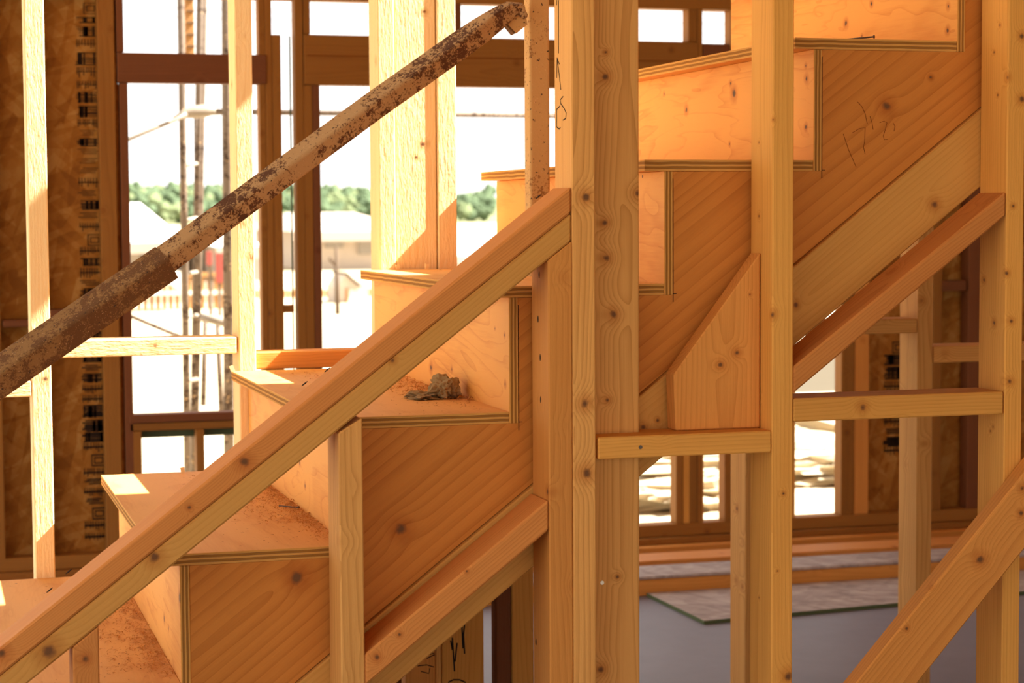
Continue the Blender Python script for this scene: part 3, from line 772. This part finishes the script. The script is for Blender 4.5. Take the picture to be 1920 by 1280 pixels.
# sheathing panels
def osb(n, pa, pb, label=None):
    a, b = ax(pa, 300, BB+.001), ax(pb, 300, BB+.001)
    o = box(n, a, b, BB+.0115, BB+.023, -.02, CEIL, 'z', M['osb'], None, 0); tag(o, kind='structure'); return o
wl = osb('wall_left', -90, 224); wr = osb('wall_right', 1608, 2300)
def stampcol(parent, pxl, pxr, y0, y1, seed, lean=0.0):
    """column of printed grade marks on the sheathing"""
    R = random.Random(seed); bm = bmesh.new(); Yp = BB+.0115; y = y0
    def q(xa, xb, ya, yb):
        p = [at(xa, ya, Yp), at(xb, ya, Yp), at(xb, yb, Yp), at(xa, yb, Yp)]
        add_box(bm, min(p[0].x, p[3].x), max(p[1].x, p[2].x), Yp-.0008, Yp-.0001, p[2].z, p[0].z)
    while y < y1:
        sh = (y-y0)*lean; a, b = pxl+sh, pxr+sh; k = R.choice('bbbltts'); 
        if k == 'b':
            h = R.uniform(10, 26); yy = y
            while yy < y+h: q(a+R.uniform(0, 9), b-R.uniform(0, 5), yy, yy+R.uniform(1.2, 3.2)); yy += R.uniform(3.2, 4.8)
            for _ in range(5):
                xx = R.uniform(a+4, b-6); q(xx, xx+R.uniform(1.5, 5), y, y+h)
        elif k == 't':
            h = R.uniform(14, 22); x = a+3
            while x < b-4: q(x, x+1.6, y, y+h*R.uniform(.5, 1)); x += R.uniform(3.5, 6)
            q(a+2, b-2, y+h*.4, y+h*.4+1.8)
        elif k == 's':
            h = 20; xa = a+(b-a)*.4
            for t in (0, 5):
                q(xa+t, b-t*.8, y+t, y+t+1.6); q(xa+t, b-t*.8, y+h-t, y+h-t+1.6); q(xa+t, xa+t+1.8, y+t, y+h-t); q(b-t*.8-1.8, b-t*.8, y+t, y+h-t)
        else:
            h = 12
            for t in range(3): q(a+R.uniform(0, 12), b-R.uniform(0, 12), y+t*4, y+t*4+1.4)
        y += h + R.uniform(2, 7)
    finish(bm, 'grade_stamp', Matrix.Translation(at((pxl+pxr)/2, (y0+y1)/2, Yp)), M['print'], parent)
stampcol(wl, 139, 182, 5, 1010, 2, .018)
stampcol(wr, 1655, 1700, 640, 850, 6, 0)

# ------------------------------------------------------------------ boards lying on the slab at the far wall
zo = lambda px, py: on_z(px, py, 0)
fy = zo(1280, 1113).y
za = az(1280, 1082, fy)
tag(box('floor_board', 1.35, 3.9, fy, fy+.14, 0.0005, za, 'x', M['fir_tan']), 'orange board lying on the slab behind the sheathing offcut', 'board')
tag(box('sheathing_strip', 1.3, 3.95, fy-.004, fy+.17, za+.0005, za+.0095, 'x', M['osb_floor']), 'grey strip of sheathing lying on the orange floor board', 'strip')
y2 = fy+.19; z2b = az(1202, 1052, y2)
tag(box('floor_board', 1.3, 3.9, y2, y2+.13, 0.0005, max(.02, z2b), 'x', M['fir_red']), 'reddish board on the slab between strip and far wall foot', 'board')
c0 = zo(1320, 1171); c1 = zo(1700, 1137); c2 = Vector((c1.x+.8, c1.y+(c1.y-c0.y)*1.6, 0))
oo = prism_xy('sheathing_offcut', [(c0.x, c0.y), (c2.x, c2.y+.0), (c2.x, fy-.01), (zo(1215, 1120).x, fy-.01)], .0005, .0115, [M['osb_floor'], M['green']], bevel=0)
tag(oo, 'large sheathing offcut with green edge lying on the grey slab', 'sheet')

# ------------------------------------------------------------------ scaffold outside
SYD = 8.6
sc = empty('scaffold', (ax(350, 600, SYD), SYD, -.14)); tag(sc, 'weathered steel scaffold frame outside the far window', 'scaffold')
def pole(pa, ya, pb, yb, Y, r, mat='scaff', name='pole', ext=True):
    a, b = at(pa, ya, Y), at(pb, yb, Y); d = (b-a).normalized()
    if ext:
        if a.z > b.z: a, b = b, a
        d = (b-a); a = a + d*((-.13-a.z)/d.z); b = b + d*((3.4-b.z)/d.z)
    return tube(name, [a, b], r, M[mat], sc)
pole(339, 0, 350, 760, SYD, .0155); pole(376, 0, 373, 200, SYD+.1, .017, name='brace_pole')
pole(370, 200, 372, 560, SYD+.1, .0155, ext=False); pole(372, 560, 368, 760, SYD+.1, .013)
pole(425, 0, 429, 760, SYD-.2, .022)
pole(386, 590, 381, 760, SYD+.3, .012, ext=False); pole(408, 600, 415, 770, SYD+.3, .012, ext=False)
for y in (308, 410, 511, 592, 712, 128):
    a, b = at(346, y+3, SYD), at(372, y-2, SYD+.1); tube('rung', [a, b], .0085, M['scaff_pale'], sc)
l1 = tube('ledger_tube', [at(225, 268, SYD-.3), at(330, 224, SYD-.1), at(350, 213, SYD-.1)], .0085, M['scaff_pale'], sc)
tube('coupler', [at(325, 224, SYD-.06), at(345, 214, SYD-.06), at(362, 210, SYD-.06), at(385, 208, SYD-.06), at(398, 208, SYD-.06), at(420, 211, SYD-.06)], .02, M['scaff_pale'], sc, scales=[(.5, .5), (1, .9), (1.35, 1.35), (1.3, 1.35), (1, .95), (.5, .5)])
tube('ledger_tube', [at(405, 209, SYD-.1), at(700, 213, SYD-.1), at(1060, 217, SYD-.1)], .012, M['scaff'], sc)
tube('diagonal_tube', [at(235, 588, SYD), at(340, 632, SYD)], .009, M['scaff'], sc)
tube('diagonal_tube', [at(368, 592, SYD+.2), at(443, 610, SYD+.1)], .019, M['scaff_pale'], sc)
# lap-boarded pillar seen between the poles
o = box('boarded_pillar', ax(343, 50, 9.5), ax(364, 50, 9.5), 9.5, 9.6, az(350, 118, 9.5), az(350, 118, 9.5)+1.2, 'z', M['fence_wood']); tag(o, 'orange lap-boarded panel high between the scaffold poles', 'panel')
for k in range(7):
    z = az(350, 110-k*22, 9.5); box('batten', ax(350, 50, 9.5), ax(364, 50, 9.5)+.002, 9.49, 9.4995, z, z+.006, 'x', M['bark'], o, 0)

# ------------------------------------------------------------------ neighbourhood
def house(label, pxa, pxb, py_ridge, py_eave, py_base, Y, roof='house_roof', hip=.25, wins=(), wall='house_wall'):
    a = at(pxa, py_eave, Y); b = at(pxb, py_eave, Y); zr = az((pxa+pxb)/2, py_ridge, Y+4); zbse = -.14
    h = empty('house', ((a.x+b.x)/2, Y+4, zbse)); tag(h, label, 'house')
    box('wall', a.x+.5, b.x-.5, Y+.6, Y+8, zbse, a.z, 'x', M[wall], h, 0)
    bm = bmesh.new(); w = b.x-a.x
    e = [bm.verts.new(p) for p in ((a.x, Y, a.z), (b.x, Y, a.z), (b.x, Y+8.6, a.z), (a.x, Y+8.6, a.z))]
    r = [bm.verts.new((a.x+w*hip, Y+4.3, zr)), bm.verts.new((b.x-w*hip, Y+4.3, zr))]
    for f in ((e[0], e[1], r[1], r[0]), (e[2], e[3], r[0], r[1]), (e[1], e[2], r[1]), (e[3], e[0], r[0]), (e[3], e[2], e[1], e[0])): bm.faces.new(f)
    finish(bm, 'roof', Matrix.Translation(((a.x+b.x)/2, Y+4.3, a.z)), M[roof], h)
    box('eave_board', a.x+.05, b.x-.05, Y-.03, Y-.001, a.z-.22, a.z, 'x', M['tile_roof'], h, 0)
    for (wx, wy, ww, hh) in wins:
        c = at(wx, wy, Y+.55); box('window', c.x, c.x+ww, Y+.5, Y+.599, c.z-hh, c.z, 'x', M['glass'], h, 0)
    return h
house('white-roofed house behind the scaffold, left in the far window', 200, 352, 380, 455, 600, 40, hip=.3, wins=((262, 480, .5, .5), (300, 480, .5, .5)))
house('pale hip-roofed house beyond the bare sapling', 545, 790, 398, 434, 600, 44, 'tile_roof', .22, ((672, 443, .9, .4), (610, 440, .4, .3)))
house('low white-roofed house at right of the triple post', 852, 1010, 452, 478, 600, 46, 'house_roof', .3, ((880, 490, .6, .5),))
house('white-roofed house partly behind rusty brace', 400, 500, 430, 462, 600, 36, 'house_roof', .3, ((455, 475, .4, .5),))
# half-built frame house: studs and roof edge
fh = empty('framed_house', (ax(330, 560, 27), 27, -.14)); tag(fh, 'half-built timber framed house with white roof edge beyond scaffold', 'house')
for k in range(17):
    x = ax(246+k*12, 560, 27); box('wall_stud', x, x+.045, 27, 27.1, -.14, az(300, 520, 27)-.02, 'z', M['fence_wood'], fh, 0)
xa_, xb_ = ax(240, 560, 27), ax(446, 560, 27)
box('plate', xa_, xb_, 26.98, 27.12, az(300, 520, 27), az(300, 512, 27), 'x', M['fence_wood'], fh, 0)
box('plate', xa_, xb_, 26.98, 27.12, az(300, 553, 27), az(300, 546, 27), 'x', M['house_roof'], fh, 0)
p = [(ax(296, 505, 26.8), az(296, 508, 26.8)), (ax(352, 540, 26.8), az(352, 556, 26.8)), (ax(352, 540, 26.8), az(352, 540, 26.8)), (ax(330, 500, 26.8), az(330, 512, 26.8))]
prism('roof', [(ax(300, 500, 26.5), az(300, 520, 26.5)), (ax(345, 500, 26.5), az(345, 549, 26.5)), (ax(352, 500, 26.5), az(352, 540, 26.5)), (ax(352, 500, 26.5), az(352, 512, 26.5)), (ax(318, 500, 26.5), az(318, 505, 26.5))], 26.5, 26.9, (1, 0), M['house_roof'], fh, 0)
box('inner_wall', xa_, xb_, 29, 29.1, -.14, az(300, 530, 29), 'x', M['house_wall'], fh, 0)
shade_mass = empty('house', (14, 14, -.14)); tag(shade_mass, 'unseen house added beyond the right edge to shade the yard', 'house')
box('wall', 9.5, 18, 12.5, 15.8, -.14, 4.2, 'x', M['house_wall'], shade_mass, 0)  # added out of view so its mass shades the ground beyond the right gap
prism('roof', [(9.1, 4.2), (18.4, 4.2), (13.7, 6.2)], 12.1, 16.2, (1, 0), M['tile_roof'], shade_mass, 0)
RR = random.Random(4)
for k, (px, py, w_, lab) in enumerate(((1225, 955, .3, 'small clod of dirt outside beyond the far wall plate'), (1235, 885, .8, 'low dirt ridge outside under the angled-top board'), (1335, 905, .7, 'low dirt ridge outside in the narrow far gap'),
        (1540, 800, 1.1, 'far low dirt ridge outside in the bright right gap'), (1530, 850, .9, 'middle low dirt ridge outside in the bright right gap'), (1535, 905, .6, 'near low dirt ridge outside in the bright right gap'))):
    p = on_z(px, py, -.14)
    tag(lump('dirt_ridge', (p.x+.2, p.y, -.139), (w_, .12+.1*w_, .05+.06*w_), 3.3*k, M['earth'], .5), lab, 'dirt')
# red hoardings
for k, (a_, b_, t_, bt_) in enumerate(((389, 398, 471, 497), (406, 420, 474, 530))):
    o = box('red_panel', ax(a_, 500, 25), ax(b_, 500, 25), 25, 25.1, az(a_, bt_, 25), az(a_, t_, 25), 'x', M['red']); tag(o, ('small red panel left beyond the scaffold', 'larger red panel beside the thick scaffold pole')[k], 'panel')
    box('leg', ax(a_, 500, 25)+.02, ax(a_, 500, 25)+.06, 25.02, 25.08, -.14, az(a_, bt_, 25), 'z', M['scaff'], o, 0)
# board fence and little shed gable
fe = empty('board_fence', (ax(610, 560, 30), 30, -.14)); tag(fe, 'tan vertical board fence across the yard behind the sapling', 'fence')
fx0 = ax(455, 560, 30)
for k in range(40):
    x = fx0+k*.05*1.25
    if ax(634, 560, 30) < x < ax(650, 560, 30): continue
    box('fence_board', x, x+.05, 30, 30.03, -.14, az(600, 541+(k % 3), 30), 'z', M['fence_wood'], fe, 0)
sh = empty('shed', (ax(660, 560, 28), 28, -.14)); tag(sh, 'small pale shed with a steep gable beside the board fence', 'shed')
X_ = lambda p: ax(p, 550, 28); Z_ = lambda p: az(660, p, 28)
prism('wall', [(X_(634), -.14), (X_(690), -.14), (X_(690), Z_(538)), (X_(649), Z_(513)), (X_(634), Z_(538))], 28, 28.8, (0, 1), M['house_wall'], sh, 0)
prism('roof', [(X_(646), Z_(513)), (X_(649), Z_(510)), (X_(676), Z_(537)), (X_(672), Z_(537))], 27.9, 28.9, (1, 0), M['bark'], sh, 0)
box('door', X_(650), X_(664), 27.97, 27.999, -.14, Z_(543), 'z', M['house_roof'], sh, 0)
box('door_frame', X_(650)-.02, X_(652), 27.95, 27.97, -.14, Z_(540), 'z', M['fence_wood'], sh, 0)
# bare sapling
sp = tube('sapling', [at(633, 590, 24), at(632, 530, 24), at(630, 462, 24)], .03, M['bark'], scales=[(1.1, 1.1), (.9, .9), (.5, .5)]); tag(sp, 'thin bare sapling standing in the sunny yard', 'tree')
tube('branch', [at(630, 497, 24), at(617, 484, 24)], .02, M['bark'], sp)
# power lines
for k, (ya, yb) in enumerate(((14, 23), (30, 44))):
    pts_ = [at(240+x, ya+(yb-ya)*x/1200+6*math.sin(math.pi*x/1200), 60) for x in range(0, 1300, 100)]
    o = tube('power_line', pts_, .012, M['bark'], prof=circ(.012, 5)); tag(o, ('upper', 'lower')[k]+' of two thin power lines crossing the white sky', 'cable')
# hillside
def hill_z(px):
    pts = [(-900, 330), (100, 333), (243, 336), (440, 345), (600, 340), (700, 347), (860, 358), (915, 345), (1100, 320), (1800, 330), (2900, 340)]
    for (a, b), (c, d) in zip(pts, pts[1:]):
        if a <= px <= c: return b+(d-b)*(px-a)/(c-a)
    return 340
bm = bmesh.new(); rows = []
for j in range(5):
    Y = 230+j*28; row = []
    for i in range(40):
        px = -850+i*90; zt = az(px, hill_z(px)+26, 342); f = j/4
        row.append(bm.verts.new((ax(px, 350, Y), Y, -.2+(zt+.2)*(f**.8))))
    rows.append(row)
for j in range(4):
    for i in range(39): bm.faces.new((rows[j][i], rows[j][i+1], rows[j+1][i+1], rows[j+1][i]))
tag(finish(bm, 'hillside', Matrix.Translation((60, 230, 0)), M['hill']), kind='structure')
# trees on the hillside
def tree_mesh(seed):
    R = random.Random(seed); bm = bmesh.new()
    for k in range(7):
        c = Vector((R.uniform(-.55, .55), R.uniform(-.55, .55), R.uniform(.75, 1.7))); r = R.uniform(.45, .75)
        b2_ = bmesh.new(); bmesh.ops.create_icosphere(b2_, subdivisions=2, radius=r)
        for v in b2_.verts: v.co = v.co*(1+.3*noise.noise(v.co*4+Vector((k, seed, 0)))) + c
        tmp = bpy.data.meshes.new('t'); b2_.to_mesh(tmp); b2_.free(); bm.from_mesh(tmp); bpy.data.meshes.remove(tmp)
    me = bpy.data.meshes.new('crown'); bm.to_mesh(me); bm.free(); return me
crowns = [tree_mesh(s) for s in (1, 2, 3)]
for i, m_ in enumerate(crowns): m_.materials.append(M['leaf' if i != 1 else 'leaf2'])
bm = bmesh.new(); bmesh.ops.create_cone(bm, cap_ends=True, segments=8, radius1=.12, radius2=.06, depth=1.4, matrix=Matrix.Translation((0, 0, .4)))
trunk = bpy.data.meshes.new('trunk'); bm.to_mesh(trunk); bm.free(); trunk.materials.append(M['bark'])
R = random.Random(11)
for j in range(7):
    Y = 235+j*17.5
    for i in range(40):
        px = 222+i*18+R.uniform(-5, 5)+9*(j % 2)
        if 440 < px < 520 or px > 925 or 720 < px < 850: continue
        zt = az(px, hill_z(px)+26, 342); f = max(0, (Y-230)/112)
        z = -.2+(zt+.2)*(f**.8); s_ = R.uniform(.8, 1.2)
        Mx = Matrix.Translation((ax(px, 350, Y), Y, z-.3)) @ Matrix.Rotation(R.uniform(0, 6.28), 4, 'Z') @ Matrix.Diagonal((s_, s_, s_*R.uniform(.85, 1.15), 1))
        t = link('hill_tree', None, Mx); tag(t, 'round leafy tree in the hazy wood on the hillside', 'tree', 'trees covering the hillside')
        link('crown', crowns[R.randrange(3)], Mx, t); link('trunk', trunk, Mx, t)

# ------------------------------------------------------------------ boards whose knots the photo shows: own knot positions
LK = {'stud_tan': ('#dba45c', '#aa7030', .0052, 1.0), 'stud_yellow': ('#daa04e', '#ae7226', .0055, .6), 'fir_red': ('#cc8846', '#9c5622', .004, .65), 'fir_tan': ('#d49248', '#a66225', .0055, .7),
      'pale': ('#f0d39c', '#d8a55f', .0055, .5), 'ledger': ('#cd984e', '#a26c28', .008, .5), 'stringer': ('#c47e36', '#945014', .018, .75)}
def knotted(o, kind, pts):
    inv = MW[o].inverted(); ks = []
    for p, r in pts:
        q = inv @ p; ks.append((q.x, q.y, q.z, r))
    a, b, ring, con = LK[kind]
    m = lumber_mat(kind+'_knotty', rgb(a), rgb(b), ring=ring, contrast=con, ks=ks, rough_sawn=.6 if kind == 'pale' else .15, wear=.12 if kind == 'pale' else .3)
    o.data.materials.clear(); o.data.materials.append(m)
def P_(Y, *l): return [(at(x, y, Y), r) for x, y, r in l]
knotted(post_wide, 'stud_tan', P_(NY+.0508, (1136, 98, .004), (1135, 144, .008), (1196, 363, .008), (1134, 418, .007), (1137, 484, .008), (1150, 590, .009), (1139, 750, .005), (1158, 1081, .004), (1126, 1255, .008)))
knotted(studA, 'stud_tan', P_(NY, (1099, 369, .009), (1097, 756, .010), (1100, 886, .011)))
knotted(rail_hi, 'fir_red', P_(NY, (459, 866, .010), (355, 951, .004), (4, 1224, .009)))
knotted(rail_lo, 'ledger', P_(NY+.001, (289, 1044, .011), (92, 1222, .015), (736, 675, .005)))
knotted(ledger, 'ledger', P_(NB+.002, (1752, 383, .009), (1492, 571, .006), (1206, 800, .006), (1233, 788, .004)))
knotted(sg, 'stringer', P_(SY0+.002, (752, 992, .013), (557, 1082, .015), (1662, 199, .011), (1745, 145, .004), (1390, 580, .010)))
knotted(gusset, 'fir_tan', P_(NY+.045, (1351, 684, .006), (1382, 661, .006), (1406, 552, .002)))
knotted(s6, 'stud_yellow', P_(NY, (1447, 590, .007), (1449, 224, .003), (1478, 1268, .010), (1469, 925, .003), (1458, 1070, .002))+[(onx(1423, y, ax(1448, 600, NY)), r) for y, r in ((267, .002), (405, .003), (536, .003), (745, .004), (1120, .002))])
knotted(s7, 'stud_yellow', P_(NY, (1887, 145, .006), (1916, 68, .006), (1916, 186, .007), (1887, 512, .005), (1896, 602, .005), (1893, 715, .006), (1900, 386, .004))+[(onx(x, y, ax(1885, 600, NY)), r) for x, y, r in ((1845, 525, .005), (1864, 605, .006), (1862, 800, .003), (1857, 808, .003), (1875, 47, .003), (1871, 178, .003), (1864, 98, .003))])
knotted(d_brace, 'fir_tan', P_(NY-T2-.001, (1838, 1048, .010), (1917, 915, .006), (1915, 962, .006), (1744, 1098, .005), (1700, 1178, .004)))
knotted(f_mid, 'pale', P_(FY+.004, (793, 270, .008), (795, 22, .006), (780, 295, .005)))
knotted(s1b, 'fir_red', P_(NY, (749, 1189, .004), (707, 1232, .006), (875, 1070, .003)))
knotted(s5, 'fir_red', P_(NY, (160, 1234, .007)))
def ply_knots(o, pts):
    inv = MW[o].inverted(); ks = [(*(inv @ p), r) for p, r in pts]
    m = ply_mat('plywood_face_knotty', rgb('#e3a049'), rgb('#bf6d18'), 1.0, ks); o.data.materials[0] = m
def onr(i, *l): return [(onx(x, y, xr(i)-TR), r) for x, y, r in l]
ply_knots(risers[6], onr(6, (1376, 176, .009), (1287, 206, .006), (1370, 156, .004), (1245, 176, .003), (1368, 270, .003), (1512, 147, .005), (1511, 123, .003), (1511, 238, .004)))
ply_knots(risers[7], onr(7, (1586, 44, .006), (1778, 12, .004), (1777, 57, .005), (1634, 7, .004), (1616, 68, .003)))
ply_knots(risers[4], onr(4, (808, 689, .007), (847, 692, .004), (928, 616, .002), (946, 628, .003), (947, 720, .004)))
ply_knots(risers[3], onr(3, (330, 1010, .004), (562, 868, .004), (572, 910, .004)))
ply_knots(risers[2], onr(2, (337, 1122, .010), (308, 1160, .006), (316, 1178, .004)))

# ------------------------------------------------------------------ repeats share a group phrase
GR = {'stud': ('studs of the near stair wall', 'studs of the far stair wall', 'studs of the far outer wall'),
      'block': ('level blocks between near studs', 'level blocks between far stair studs', 'blocks and sills in the far outer wall')}
for o in list(COL.objects):
    if o.parent or 'label' not in o: continue
    n = o.name.split('.')[0]; y = MW[o].translation.y
    if n in GR: o['group'] = GR[n][0 if y < 3.3 else (1 if y < 5 else 2)]
    elif n == 'sloped_plate': o['group'] = 'boards of the sloped double rail'
    elif n == 'sloped_block': o['group'] = 'sloping blocks under the stairs'
    elif n == 'house': o['group'] = 'houses of the neighbourhood'
    elif n == 'header': o['group'] = 'headers of the far outer wall'
    elif n == 'sill': o['group'] = 'sill boards of the far window'
    elif n == 'bottom_plate': o['group'] = 'plates lying on the slab'
    elif n == 'nail': o['group'] = 'loose nails on the treads'
    elif n == 'wood_chip': o['group'] = 'wood chips on the treads'
    elif n == 'dirt_ridge': o['group'] = 'dirt ridges in the yard'
    elif n == 'crumpled_paper': o['group'] = 'paper scraps on the tread'
    elif n == 'power_line': o['group'] = 'power lines'
    elif n == 'red_panel': o['group'] = 'red panels in the yard'
    elif n == 'floor_board': o['group'] = 'boards lying on the slab'
    elif n == 'sheathing_strip': o['group'] = 'strips of sheathing'
